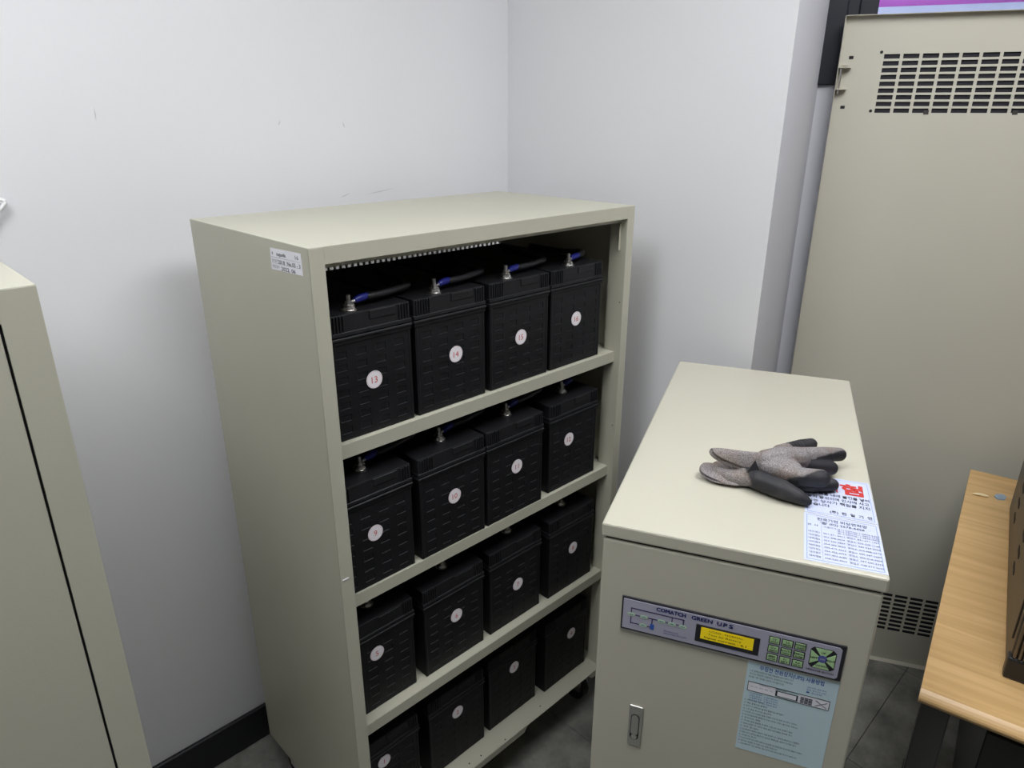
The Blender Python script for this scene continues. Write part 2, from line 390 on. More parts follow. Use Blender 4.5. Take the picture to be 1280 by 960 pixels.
for (x, y) in ((0.30, .018), (0.335, .015), (0.41, .008), (0.55, .02)):
    bm = bmesh.new(); cyl(bm, (x, y, ZB), (x, y, ZB+0.0006), 0.0018, 8); obj('paint_chip', bm, DARK, rack)
obj('chafe_mark', bx(0.004, 0.016, -0.0012, -0.0004, 0.822, 0.8245), PAPER, rack)
def caster(root, x, y):
    bm = bmesh.new(); box(bm, x-0.028, x+0.028, y-0.028, y+0.028, ZB-0.012, ZB-0.0055); box(bm, x-0.017, x-0.0135, y-0.02, y+0.02, 0.035, ZB-0.012); box(bm, x+0.0135, x+0.017, y-0.02, y+0.02, 0.035, ZB-0.012)
    k = obj('caster', bm, CHROME, root)
    bm = bmesh.new(); cyl(bm, (x-0.0125, y+0.008, 0.0375), (x+0.0125, y+0.008, 0.0375), 0.0375, 24); obj('wheel', bm, RUBBER, k, smooth=False)
for x in (0.045, 0.755):
    for y in (0.06, D-0.055): caster(rack, x, y)
# paper label on the rack's side
bm = bmesh.new(); prism(bm, [(0.1195, 1.3935), (0.022, 1.3965), (0.0215, 1.3632), (0.122, 1.3590)], -0.0004, 'x', 0.0)
lb = obj('side_label', bm, PAPER, rack); lb['label'] = 'white paper label with three handwritten lines'
X_ = (0, -1, 0.03); Z_ = (0, 0.02, 1)
text('handwriting', [('ospada', .030, .0085, (-0.0006, .100, 1.3835), X_, Z_, 'L', .012), ('16', .010, .0085, (-0.0006, .040, 1.3855), X_, Z_, 'L', .012),
    ('8', .004, .006, (-0.0006, .115, 1.3840), X_, Z_, 'L', .012),
    ('2018  No.05 - 3', .070, .0085, (-0.0006, .096, 1.3715), X_, Z_, 'L', .012), ('2022. 06', .045, .0085, (-0.0006, .088, 1.3618), X_, Z_, 'L', .012)], BLACK, lb)
text('printed_words', [('설치일자', .020, .0055, (-0.0006, .117, 1.3725), X_, Z_, 'L', 0), ('제조일자', .022, .0055, (-0.0006, .116, 1.3632), X_, Z_, 'L', 0)], INK, lb)
bm = bmesh.new()
for z in (1.3800, 1.3705): prism(bm, [(0.118, z-0.0003), (0.026, z+.0025), (0.026, z+.0028), (0.118, z)], -0.0005, 'x', 0)
obj('rules', bm, INK, lb)

# closed cabinet on the left
CL = -0.343
cab = thing('closed_cabinet', 'closed beige steel cabinet with a door, at the left edge', 'cabinet', (CL-W, 0, 0))
cabinet_shell(cab, W-0.0415, 1.368)
obj('bottom_rail', bx(XL, W-0.0415, -0.0004, 0.0012, ZB-0.005, ZB+0.02), PAINT, cab)
obj('seam', bx(XL, W-0.0415, 0.004, 0.006, ZB, 1.372), DARK, cab)
dr = obj('door', bx(0.042, W-0.0445, -0.001, 0.012, ZB+0.02, 1.3655, bev=0.002, seg=2), PAINT, cab)
bm = bmesh.new(); box(bm, 0.09, 0.11, -0.004, -0.001, 0.75, 0.85, bev=0.001); obj('lock_handle', bm, CHROME, dr)
obj('bottom_shelf', bx(0.0015, W-0.0015, 0.0, D-0.002, ZB-0.0015, ZB), PAINT, cab)
for x in (0.045, 0.755):
    for y in (0.06, D-0.055): caster(cab, x, y)
# white cable tip beyond the left edge of the picture
bm = bmesh.new(); tube(bm, [(-0.46, 0.565, 1.22), (-0.37, 0.565, 1.375), (-0.290, 0.564, 1.440), (-0.270, 0.562, 1.4515), (-0.262, 0.560, 1.4475), (-0.270, 0.559, 1.437), (-0.34, 0.558, 1.36), (-0.46, 0.558, 1.20)], 0.0036, 8)
tag(obj('white_cable', bm, WHITEP, None, True), 'white cable loop on the wall above the closed cabinet, at the left edge', 'cable')

# ------------------------------------------------------------------ batteries
BW, BD, BH, SEAM = 0.172, 0.33, 0.220, 0.182
def case_bm():
    bm = bmesh.new(); t = 0.0035
    # tapered sides, back and bottom with a moulded grid on the front
    ncol, nrow = 4, 7
    x0, x1 = 0.003, BW-0.003; z0, z1 = 0.0015, SEAM-0.012
    xs = [x0+0.006]; zs = []
    def V(x, y, z): return bm.verts.new((x, y, z))
    gx = (x1-x0-0.012)/ncol; gz = (z1-z0-0.012)/nrow
    xg = [x0]; 
    for i in range(ncol): xg += [x0+0.006+i*gx+0.009, x0+0.006+(i+1)*gx-0.009]
    xg.append(x1)
    zg = [z0]
    for j in range(nrow): zg += [z0+0.006+j*gz+0.005, z0+0.006+(j+1)*gz-0.005]
    zg.append(z1)
    grid = [[V(x, 0.0015, z) for x in xg] for z in zg]
    for j in range(len(zg)-1):
        for i in range(len(xg)-1):
            q = (grid[j][i], grid[j][i+1], grid[j+1][i+1], grid[j+1][i])
            if i % 2 == 1 and j % 2 == 1:
                s = 0.0007
                inn = [V(xg[i]+s, 0.0024, zg[j]+s), V(xg[i+1]-s, 0.0024, zg[j]+s), V(xg[i+1]-s, 0.0024, zg[j+1]-s), V(xg[i]+s, 0.0024, zg[j+1]-s)]
                for k in range(4): bm.faces.new((q[k], q[(k+1) % 4], inn[(k+1) % 4], inn[k]))
                bm.faces.new(inn)
            else: bm.faces.new(q)
    # body behind the moulded face
    box(bm, x0, x1, 0.004, BD, z0, z1, bev=0.0)
    for i in (0, -1):
        col = [grid[j][i] for j in range(len(zg))]
        bx_ = xg[i]
        for a, b in zip(col, col[1:]):
            bm.faces.new((a, b, V(bx_, 0.006, b.co.z), V(bx_, 0.006, a.co.z)))
    for j in (0, -1):
        for a, b in zip(grid[j], grid[j][1:]):
            bm.faces.new((a, b, V(b.co.x, 0.006, b.co.z), V(a.co.x, 0.006, a.co.z)))
    # rounded corner posts and the rim under the lid
    for xx in (x0+0.0035, x1-0.0035): cyl(bm, (xx, 0.0042, z0), (xx, 0.0042, z1), 0.0036, 12)
    box(bm, 0.0012, BW-0.0012, -0.0004, BD, z1, SEAM-0.005, bev=0.001)
    return bm
def lid_bm():
    bm = bmesh.new()
    box(bm, 0.0, BW, -0.0024, BD+0.001, SEAM-0.005, SEAM, bev=0.0012)
    box(bm, 0.0006, BW-0.0006, -0.0012, BD, SEAM+0.0015, SEAM+0.009, bev=0.001)
    box(bm, 0.0020, BW-0.0020, 0.0015, BD-0.002, SEAM-0.001, BH, bev=0.0018, seg=2)
    return bm
def ribs_bm(x0, n):
    bm = bmesh.new()
    for k in range(n): box(bm, x0+k*0.0058, x0+k*0.0058+0.0026, -0.0014, 0.004, SEAM+0.009, BH-0.0015, bev=0.0006)
    return bm
CASE_O = obj('case', case_bm(), CASE); LID_O = obj('lid', lid_bm(), LIDM)
RIB1 = obj('ribs', ribs_bm(0.006, 6), LIDM); RIB2 = obj('ribs', ribs_bm(BW-0.026, 4), LIDM)
TAB = obj('tab', bx(0.087, 0.139, -0.0004, 0.004, BH-0.0165, BH-0.002, bev=0.0008), LIDM)
bm = bmesh.new(); cyl(bm, (0.128, -0.0012, BH-0.008), (0.128, 0.0, BH-0.008), 0.0021, 12); DOT = obj('tab_dot', bm, DARK)
bm = bmesh.new(); cyl(bm, (0, 0, 0), (0, 0, 0.003), 0.0135, 20); cyl(bm, (0, 0, 0.003), (0, 0, 0.0075), 0.011, 20, 0.0095); TERM = obj('terminal_post', bm, STEEL)
bm = bmesh.new(); cyl(bm, (0, 0, 0.0075), (0, 0, 0.009), 0.0095, 20); cyl(bm, (0, 0, 0.0092), (0, 0, 0.0106), 0.0085, 20); WASH = obj('washer', bm, STEEL)
bm = bmesh.new(); cyl(bm, (0, 0, 0.0106), (0, 0, 0.0162), 0.0062, 6); NUT = obj('nut', bm, STEEL)
bm = bmesh.new(); cyl(bm, (0, 0, 0.016), (0, 0, 0.0265), 0.0037, 12); BOLT = obj('bolt', bm, STEEL)
PROTO = [CASE_O, LID_O, RIB1, RIB2, TAB, DOT, TERM, WASH, NUT, BOLT]
def dup(src, parent, loc=(0, 0, 0)):
    o = src.copy(); C.objects.link(o); o.parent = parent; o.location = loc; return o
ROWS = [  # shelf z, front y, left edges, numbers, sticker centres (x, z above shelf)
    (ZS[0], 0.026, (0.0275, 0.2035, 0.3840, 0.5595), (13, 14, 15, 16), ((.116, .096), (.299, .100), (.473, .097), (.646, .103))),
    (ZS[1], 0.016, (0.0055, 0.1890, 0.3640, 0.5600), (9, 10, 11, 12), ((.090, .108), (.278, .111), (.454, .114), (.631, .119))),
    (ZS[2], 0.036, (0.0080, 0.1985, 0.3865, 0.5800), (5, 6, 7, 8), ((.086, .135), (.289, .115), (.480, .098), (.674, .111))),
    (ZB, 0.047, (0.0100, 0.2080, 0.3960, 0.5890), (1, 2, 3, 4), ((.087, .154), (.295, .141), (.486, .149), (.696, .137)))]
POS = ['leftmost black', 'second black', 'third black', 'rightmost black']
WHERE = ['on the top shelf', 'on the second shelf down', 'on the third shelf down', 'on the bottom shelf']
rows_y = [(0, 0, 0, 0), (0.002, 0.0, 0.0, 0.006), (0.003, -0.001, 0.0, -0.004), (0.0, 0.002, 0.006, -0.003)]
first = True; cables = []
for ri, (z, y, xs, nums, st) in enumerate(ROWS):
    for k in range(4):
        x = xs[k]; yy = y + rows_y[ri][k]; num = nums[k]
        b = thing('battery', '%s battery %s, sticker %d' % (POS[k], WHERE[ri], num), 'battery', (x, yy, z), group='batteries in the open rack')
        tx = (0.0605, 0.0630, 0.0620, 0.0740)[k] if ri == 0 else (0.090, 0.089, 0.099, 0.090)[k]; ty = 0.019 if ri == 0 else 0.046
        for p in PROTO:
            isT = p in (TERM, WASH, NUT, BOLT)
            lc = (tx, ty, BH-0.0004) if isT else (0, 0, 0)
            o = p if first else p.copy()
            if not first: C.objects.link(o)
            o.parent = b; o.location = lc
        first = False
        sx, sz = st[k][0]-x, st[k][1]
        bm = bmesh.new(); disc(bm, (sx, sz), 0.0160, 0.0160, 0.0014, 32, 0.0004)
        s = obj('number_sticker', bm, STICK, b)
        bm = bmesh.new(); n = 32
        ro, ri_ = 0.0148, 0.0143
        A = [bm.verts.new((sx+ro*math.cos(2*math.pi*i/n), 0.0009, sz+ro*math.sin(2*math.pi*i/n))) for i in range(n)]
        B = [bm.verts.new((sx+ri_*math.cos(2*math.pi*i/n), 0.0009, sz+ri_*math.sin(2*math.pi*i/n))) for i in range(n)]
        for i in range(n): bm.faces.new((A[i], A[(i+1) % n], B[(i+1) % n], B[i]))
        obj('ring', bm, mat('pink_ring', (0.62, 0.36, 0.40), 0.6), s)
        text('number', [(str(num), None, 0.0165, (sx, 0.0008, sz-0.006), (1, 0, 0), (0, 0, 1), 'C', 0)], REDINK, s)
        if ri < 2: cables.append((ri, k, Vector((x+tx, yy+ty, z+BH))))
for ri, k, P in cables:
    last = (k == 3)
    lab = ('black cable with a blue sleeve on the %s battery %s' % (POS[k].replace(' black', ''), WHERE[ri]))
    c = thing('battery_cable', lab, 'cable', tuple(P), group='cables between the batteries')
    z0 = 0.0115
    bm = bmesh.new(); tube(bm, [(0.006, 0.004, z0), (0.015, 0.006, z0+0.001), (0.022, 0.007, z0+0.002)], [0.0028, 0.0034, 0.0034], 8); obj('lug', bm, STEEL, c, True)
    bm = bmesh.new(); tube(bm, [(0.015, 0.006, z0+0.001), (0.026, 0.008, z0+0.003), (0.043, 0.0105, z0+0.004)], [0.0048, 0.0064, 0.0062], 12); obj('blue_sleeve', bm, BLUE, c, True)
    if last: pts = [(0.042, 0.010, z0+0.004), (0.062, 0.016, z0+0.005), (0.080, 0.034, z0+0.004), (0.086, 0.09, z0-0.002), (0.086, 0.2, z0-0.0035)]
    else: pts = [(0.040, 0.0095, z0+0.003), (0.075, 0.012, z0+0.003), (0.110, 0.018, z0+0.004), (0.143, 0.032, z0+0.004), (0.165, 0.09, z0+0.002), (0.20, 0.22, z0-0.002)]
    bm = bmesh.new(); tube(bm, pts, 0.0062, 10); obj('sheath', bm, CABLE, c, True)

# ------------------------------------------------------------------ power supply cabinet (local x along its front, y back)
UO = Vector((0.1754, -0.4298, 0)); UY = -1.1373; UW, UD, UZ = 0.3618, 0.7478, 1.06
ups = thing('power_supply_cabinet', 'knee-high ivory steel power supply cabinet with a control strip and a pair of gloves on top', 'cabinet', tuple(UO), UY)
ups['label'] = 'ivory steel power supply cabinet with a control strip on its front, gloves on its lid'
obj('lid', bx(0, UW, 0, UD, UZ-0.0215, UZ, bev=0.003, seg=2), PAINT2, ups)
obj('lid_gap', bx(0.006, UW-0.006, 0.006, UD-0.006, UZ-0.026, UZ-0.0215), DARK, ups)
bm = bx(0.003, UW-0.003, 0.018, UD-0.003, 0.06, UZ-0.0255, bev=0.002); obj('body', bm, PAINT2, ups)
ud = obj('front_door', bx(0.0025, UW-0.0025, 0.0022, 0.0175, 0.075, UZ-0.0255, bev=0.003, seg=2), PAINT2, ups)
obj('plinth', bx(0.012, UW-0.012, 0.02, UD-0.02, 0.0, 0.06), DARK, ups)
YF = 0.0022
# control strip
cs = obj('control_strip', bx(0.0360, 0.3312, YF-0.0022, YF, 0.8905, 0.9480, bev=0.0008), BLACK, ups); cs['label'] = 'black-edged grey control strip with a yellow screen and green keys'
bm = bmesh.new(); w0, w1, z0, z1 = 0.0385, 0.3265, 0.8935, 0.9440
prism(bm, [(w0, z0), (w1-.003, z0), (w1, z0+.003), (w1, z1-.003), (w1-.003, z1), (w0, z1)], -0.0008, 'y', YF-0.0022); obj('overlay', bm, PLATE, cs)
obj('highlight_edge', bx(0.0360, 0.3312, YF-0.0026, YF, 0.8880, 0.8905), CHROME, cs)
YS = YF-0.0030
Xf = (1, 0, 0); Zf = (0, 0, 1)
def tx_(s, wid, size, x, z, al='L', bold=0, y=None): return (s, wid, size, (x, (YS-0.0004) if y is None else y, z), Xf, Zf, al, bold)
TI = []
for k, ky in ((0, 0), (1, 3), (2, 0), (0, 3), (2, 3)): TI += [tx_('COMATCH', .0406, .0088, .0853+.0003*k, .9352+.00015*ky, 'L', 0), tx_('GREEN', .0279, .0088, .1340+.0003*k, .9352+.00015*ky, 'L', 0), tx_('U', .0056, .0088, .1685+.0003*k, .9348+.00018*ky, 'L', 0), tx_('P', .0048, .0088, .1768+.0003*k, .9348+.00018*ky, 'L', 0), tx_('S', .0052, .0088, .1842+.0003*k, .9348+.00018*ky, 'L', 0)]
text('title', TI, NAVY, cs)
text('small_print', [tx_('Manufactured', .0200, .0036, .0985, .9037), tx_('SINGLE PHASE UPS SYSTEM', .0315, .0036, .0985, .8995)], NAVY, cs)
# mimic diagram
bm = bmesh.new()
def seg(x0, z0, x1, z1, t=0.0014): box(bm, min(x0, x1)-t/2, max(x0, x1)+t/2, YS-0.0004, YS, min(z0, z1)-t/2, max(z0, z1)+t/2)
seg(.0505, .9303, .1245, .9303); seg(.0505, .9303, .0505, .9040); seg(.0505, .9197, .1245, .9197); seg(.0505, .9050, .0815, .9050); seg(.0807, .9197, .0807, .9100); seg(.1083, .9303, .1083, .9197); seg(.1240, .9303, .1240, .9197)
obj('diagram_lines', bm, mat('violet_line', (0.05, 0.03, 0.12), 0.5), cs)
bm = bmesh.new()
for (x, z) in ((.0507, .9197), (.0690, .9197), (.0687, .9052), (.0938, .9195), (.1087, .9192), (.1235, .9188)): disc(bm, (x, z), 0.0056, 0.0030, YS-0.0004, 16, 0.0003)
obj('diagram_nodes', bm, mat('pale_green', (0.45, 0.62, 0.42), 0.5), cs)
bm = bmesh.new()
for (x, z) in ((.0507, .9197), (.0690, .9197), (.0687, .9052), (.0938, .9195), (.1087, .9192), (.1235, .9188)): box(bm, x-.0028, x+.0028, YS-.0009, YS-.0007, z-.0004, z+.0004)
box(bm, .0785, .0840, YS-.0006, YS, .9015, .9105); obj('diagram_marks', bm, BLUEINK, cs)
sb = obj('screen_bezel', bx(0.1415, 0.2263, YS-0.0008, YS, 0.9010, 0.9298, bev=0.0006), BLACK, cs)
sc = obj('screen', bx(0.1485, 0.2185, YS-0.0012, YS-0.0008, 0.9075, 0.9268), LCD, cs); sc['label'] = 'yellow backlit screen'
text('screen_words', [tx_('LOAD : NORMAL', .045, .0042, .160, .9215, 'L', 0, YS-.0015), tx_('Test by Battery', .045, .0042, .158, .9160, 'L', 0, YS-.0015), tx_('Input current : 4.1', .056, .0042, .154, .9102, 'L', .02, YS-.0015)], mat('brown_ink', (0.12, 0.09, 0.0), 0.6), cs)
KL = [('I.V', 'OUTPUT'), ('S.S', 'MAIN'), ('POWER', 'GRAPH'), ('O.V', 'RESERVE'), ('SOUTH', 'CHECK'), ('EARTH', 'ALARM'), ('BEEP', 'ON OFF'), ('F.I', 'SET'), ('R.S', 'DATA')]
for q in range(9):
    i, j = q % 3, q//3; x = .2375+i*.0162; z = .9275-j*.0142
    kf = obj('key', bx(x-.0007, x+.0137, YS-.0006, YS, z-.0007, z+.0109), BLACK, cs)
    obj('key_face', bx(x+.0005, x+.0125, YS-.0010, YS-.0006, z+.0005, z+.0097), KEYG, cs)
    text('key_words', [tx_(KL[q][0], None, .0042, x+.0065, z+.0057, 'C', .02, YS-.0013), tx_(KL[q][1], .0095, .0040, x+.0065, z+.0015, 'C', .02, YS-.0013)], BLACK, cs)
px0, px1, pz0, pz1 = .2893, .3208, .9045, .9375; pcx, pcz = (px0+px1)/2, (pz0+pz1)/2
bm = bmesh.new(); c_ = .004
prism(bm, [(px0+c_, pz0), (px1-c_, pz0), (px1, pz0+c_), (px1, pz1-c_), (px1-c_, pz1), (px0+c_, pz1), (px0, pz1-c_), (px0, pz0+c_)], -0.0005, 'y', YS); obj('arrow_pad', bm, BLACK, cs)
for (nm, pl, tp) in (('UP', ((px0+.0055, pz1-.0008), (px1-.0055, pz1-.0008), (pcx+.002, pcz+.003), (pcx-.002, pcz+.003)), (pcx, pz1-.008)),
               ('DOWN', ((px0+.0055, pz0+.0008), (px1-.0055, pz0+.0008), (pcx+.002, pcz-.003), (pcx-.002, pcz-.003)), (pcx, pz0+.004)),
               ('LEFT', ((px0+.0008, pz0+.0055), (px0+.0008, pz1-.0055), (pcx-.003, pcz+.002), (pcx-.003, pcz-.002)), (px0+.0055, pcz-.0015)),
               ('RIGHT', ((px1-.0008, pz0+.0055), (px1-.0008, pz1-.0055), (pcx+.003, pcz+.002), (pcx+.003, pcz-.002)), (px1-.0060, pcz-.0015))):
    bm = bmesh.new(); prism(bm, list(pl), -0.0004, 'y', YS-0.0005); obj('arrow_key', bm, KEYG, cs)
    text('key_words', [tx_(nm, None, .0042, tp[0], tp[1], 'C', .02, YS-.0012)], BLACK, cs)
bm = bmesh.new(); disc(bm, (pcx, pcz), .0058, .0058, YS-0.0006, 20, 0.0005); obj('centre_key', bm, KEYB, cs)
text('key_words', [tx_('ON', None, .0040, pcx, pcz-.0014, 'C', .02, YS-.0014)], PLATE, cs)
text('pad_caption', [tx_('OPERATOR SECTION', .034, .0042, .2875, .8985, 'L', .012)], BLACK, cs)
# flush handle
hd = obj('lock_handle', bx(0.0590, 0.0797, YF-0.0035, YF, 0.6755, 0.7537, bev=0.0015, seg=2), CHROME, ud); hd['label'] = 'flush steel lever lock'
def stad(bm, cx, z0, z1, r, y, th, n=10):
    pts = [(cx+r*math.cos(math.pi*i/n), z1-r+r*math.sin(math.pi*i/n)) for i in range(n+1)] + [(cx-r*math.cos(math.pi*i/n), z0+r-r*math.sin(math.pi*i/n)) for i in range(n+1)]
    prism(bm, pts, -th, 'y', y)
bm = bmesh.new(); stad(bm, .0692, .6885, .7385, .0066, YF-.0035, .0004); obj('recess', bm, DARK, hd)
bm = bmesh.new(); stad(bm, .0692, .6990, .7375, .0054, YF-.0038, .0016); obj('lever', bm, CHROME, hd)
bm = bmesh.new(); cyl(bm, (.0692, YF-.0036, .6950), (.0692, YF-.0052, .6950), .0046, 16); obj('keyhole', bm, STEEL, hd)
# pale blue instruction sheet
sh = obj('instruction_sheet', None or bx(0.2155, 0.3318, YF-0.0006, YF, 0.7280, 0.8872), SHEET, ups); sh['label'] = 'pale blue instruction sheet under the control strip'
YT = YF-0.0009
def tt(s, wid, size, x, z, al='L', bold=0): return (small(s), wid, size, (x, YT, z), Xf, Zf, al, bold)
text('title', [tt('무정전 전원장치(UPS) 사용방법', .082, .0085, .2725, .8765, 'C', .012)], BLUEINK, sh)
LN = ['1. 본 장치를 운전하기 전에 사용설명서를 반드시 읽어', '   주시고 담당자 이외에는 조작하지 마십시오', '   운전 중 덮개 열지 마십시오']
text('intro_lines', [tt(s, .056-.010*(i == 2), .0036, .2195, .8705-.0052*i) for i, s in enumerate(LN)], INK, sh)
bm = bmesh.new(); fx0, fx1, fz0, fz1 = .2195, .3250, .8370, .8530; t = .0006
for (a, b, c, d) in ((fx0, fx1, fz0, fz0+t), (fx0, fx1, fz1-t, fz1), (fx0, fx0+t, fz0, fz1), (fx1-t, fx1, fz0, fz1)): box(bm, a, b, YT-.0003, YT+.0002, c, d)
box(bm, .2565, .2850, YT-.0003, YT+.0002, .8395, .8485); obj('picture_frame', bm, BLACK, sh)
bm = bmesh.new(); box(bm, fx0+t, .2560, YT, YT+.0002, fz0+t, fz1-t); box(bm, .2856, fx1-t, YT, YT+.0002, fz0+t, fz1-t); box(bm, .2588, .2832, YT-.0005, YT, .8405, .8475); obj('picture_ground', bm, PAPER, sh)
bm = bmesh.new()
for i in range(3):
    for j in range(4): box(bm, .2885+i*.0052, .2930+i*.0052, YT-.0004, YT-.0002, .8390+j*.0027, .8409+j*.0027)
obj('picture_keys', bm, INK, sh)
bm = bmesh.new(); tube(bm, [(.3075, YT-.0002, .8395), (.322, YT-.0002, .849)], .0004, 4, 1); tube(bm, [(.3075, YT-.0002, .849), (.322, YT-.0002, .8395)], .0004, 4, 1); obj('picture_pad', bm, INK, sh)
text('picture_words', [tt('COMATCH GREEN UPS', .035, .0032, .2345, .8495), tt('CB  AC  INV  SW  AC', .030, .0030, .2230, .8440)], INK, sh)
bl = []
for k, s in enumerate(['① 전원 입력 표시', '② 정류기 운전 표시', '③ 밧데리 표시', '④ 인버터 표시']): bl += [tt(s, .016, .0030, .2240, .8320-.0040*k), tt(s, .018, .0030, .2430, .8305-.0040*k)]
for k, s in enumerate(['UPS 운전 상태 표시', '문자 표시기 LCD', '■ 조작부']): bl.append(tt(s, .024-.004*(k == 2), .0030, .2940, .8665-.0042*k))
text('blue_notes', bl, BLUEINK, sh)
tl = []; z = .8190; random.seed(3)
body = ['2. 운전하는 방법', '① 입력 차단기를 올린다', '② 정류기가 운전되면 밧데리 차단기를 투입한다', '③ 키를 눌러 표시기를 확인한다', '④ 인버터 키를 누르면 출력 전압이 나오며 운전 표시등이 켜진다', '⑤ 부하를 순서대로 투입하고 이상 유무를 반드시 확인하여 주십시오', '3. 정지하는 방법', '① 부하를 모두 차단한 후 정지 키를 3초 이상 누른다 확인', '② 밧데리 차단기를 내리고 입력 차단기를 내린다 순서에 주의', '4. 점검 및 보수', '① 정기적으로 밧데리 단자의 조임 상태와 누액 여부를 확인하고 기록한다', '② 팬의 회전 상태를 확인하고 먼지를 제거하여 통풍이 잘 되게 한다', '5. 비상시 조치', '① 이상이 발생하면 부저가 울리고 바이패스로 전환되며 표시기에 내용이 나온다', '② 원인을 제거한 후 리셋 키를 눌러 주십시오', '6. 고장 접수 및 기술 상담은 아래 연락처로 문의하여 주시기 바랍니다']
for s in body:
    tl.append(tt(s, min(.106, .0019*len(s)+.006), .0034, .2180, z)); z -= .0054
text('body_lines', tl, INK, sh)
# two notices on the lid
ZN = UZ+0.0004
def notice(pts, rl):
    bm = bmesh.new(); prism(bm, pts, 0.0004, 'z', UZ); o = obj('notice', bm, NOTICE, ups); o['label'] = rl
    cx = sum(p[0] for p in pts)/4; cy = sum(p[1] for p in pts)/4
    bm = bmesh.new()
    ins = [(cx+(p[0]-cx)*0.93, cy+(p[1]-cy)*0.94) for p in pts]; in2 = [(cx+(p[0]-cx)*0.915, cy+(p[1]-cy)*0.927) for p in pts]
    for i in range(4):
        j = (i+1) % 4; quad3(bm, [(*ins[i], ZN+.0002), (*ins[j], ZN+.0002), (*in2[j], ZN+.0002), (*in2[i], ZN+.0002)])
    obj('border', bm, LINE, o); return o
n1 = notice([(.2650, .1335), (.3602, .1325), (.3585, .2570), (.2640, .2560)], 'white warning notice, half hidden by the gloves')
n2 = notice([(.2625, .0080), (.3602, .0090), (.3602, .1305), (.2640, .1315)], 'white notice with a table of phone numbers')
def lt(s, wid, size, x, y, al='L', bold=0): return (s, wid, size, (x, y, ZN+.0004), (1, 0, 0), (0, 1, 0), al, bold)
text('red_word', [lt('위험', .068, .036, .280, .2105, 'L', .04)], REDINK, n1)
text('black_words', [lt('본 제품 내에 물건을 넣어', .078, .0095, .2760, .1935, 'L', .012), lt('놓지 말것이며 인사에 사고', .084, .0095, .2690, .1815, 'L', .012), lt('시는 당사가 책임을 지지', .084, .0095, .2690, .1695, 'L', .012), lt('않습니다', .030, .0095, .2690, .1580, 'L', .012), lt('(주)  한  일  기  연', .055, .0090, .2985, .1420, 'L', .012)], BLACK, n1)
rows = [lt('한국기전 비상연락망', .064, .0085, .2810, .1150, 'L', .012), lt('☎ (02) 2678-4456', .056, .0075, .2850, .1060, 'L', .012), lt('본 사', .014, .006, .2680, .0970), lt('서울지사', .016, .0045, .289, .0970)]
for k in range(3): rows += [lt('경기', .008, .0045, .306, .0960-.005*k), lt('인천지사', .012, .0045, .316, .0965-.005*k), lt('011-9872-3456', .030, .0045, .328, .0960-.005*k)]
for k in range(8):
    y = .0790-.0087*k
    rows += [lt('대리점%d' % (k+1), .014, .0055, .2690, y), lt('%03d-%03d-%04d' % (51+k, 271+37*k, 3411+213*k), .026, .0052, .2880, y), lt('영업소', .011, .0052, .3170, y), lt('%03d-%03d-%04d' % (31+k, 471+29*k, 1421+317*k), .026, .0052, .3300, y)]
text('table_words', rows, INK, n2)
bm = bmesh.new(); quad3(bm, [(.2855, .012, ZN+.0002), (.2858, .012, ZN+.0002), (.2858, .101, ZN+.0002), (.2855, .101, ZN+.0002)]); obj('table_rule', bm, LINE, n2)

# ------------------------------------------------------------------ work gloves lying on the cabinet
UG = {'palm1': [[0.203, 0.1981, 0.042, 0.015], [0.2281, 0.2128, 0.041, 0.0195], [0.2515, 0.2311, 0.038, 0.0175]], 'palm2': [[0.2065, 0.1906, 0.034, 0.013], [0.2226, 0.1885, 0.034, 0.016], [0.2432, 0.195, 0.032, 0.016]], 'F1': [[0.2363, 0.2261, 0.039, 0.016], [0.2635, 0.2489, 0.036, 0.0135], [0.2928, 0.274, 0.031, 0.0128], [0.3143, 0.2931, 0.026, 0.0115]], 'F2': [[0.2375, 0.2251, 0.03, 0.014], [0.2735, 0.2413, 0.022, 0.0125], [0.3016, 0.2598, 0.0155, 0.012]], 'F3': [[0.2229, 0.1872, 0.032, 0.0145], [0.2526, 0.183, 0.029, 0.015], [0.2843, 0.1959, 0.026, 0.0142]], 'TH': [[0.2256, 0.2649, 0.026, 0.014], [0.2575, 0.33, 0.015, 0.011], [0.2756, 0.3492, 0.0125, 0.0105]]}
LG = {'sl': [[0.1373, 0.188, 0.0125, 0.01], [0.156, 0.1785, 0.0125, 0.0115], [0.1771, 0.1782, 0.014, 0.013]], 'sl2': [[0.1357, 0.2046, 0.0125, 0.0105], [0.1637, 0.1988, 0.015, 0.0135]], 'F1': [[0.1665, 0.1922, 0.016, 0.0135], [0.1977, 0.1729, 0.018, 0.0165], [0.2322, 0.1577, 0.0165, 0.0155], [0.2548, 0.1514, 0.0125, 0.0115], [0.2672, 0.148, 0.009, 0.007]], 'body': [[0.1696, 0.2011, 0.015, 0.013], [0.2045, 0.2126, 0.016, 0.015], [0.2399, 0.221, 0.013, 0.012]], 'F2': [[0.2231, 0.1945, 0.012, 0.0115], [0.2708, 0.1952, 0.0115, 0.011], [0.3026, 0.2111, 0.011, 0.0105]]}
CUFF = [([0.1226, 0.1879, 0.05], [0.1846, 0.1845, 0.026]), ([0.1365, 0.1911, 0.051], [0.1927, 0.1849, 0.026]), ([0.1662, 0.1885, 0.052], [0.2055, 0.1863, 0.025]), ([0.1949, 0.1939, 0.052], [0.224, 0.192, 0.023]), ([0.22, 0.2108, 0.05], [0.2423, 0.1984, 0.022])]
FOLD = [[0.1893, 0.1783, 0.0475], [0.1804, 0.1723, 0.0285], [0.1999, 0.1764, 0.0275], [0.2085, 0.1763, 0.04]]
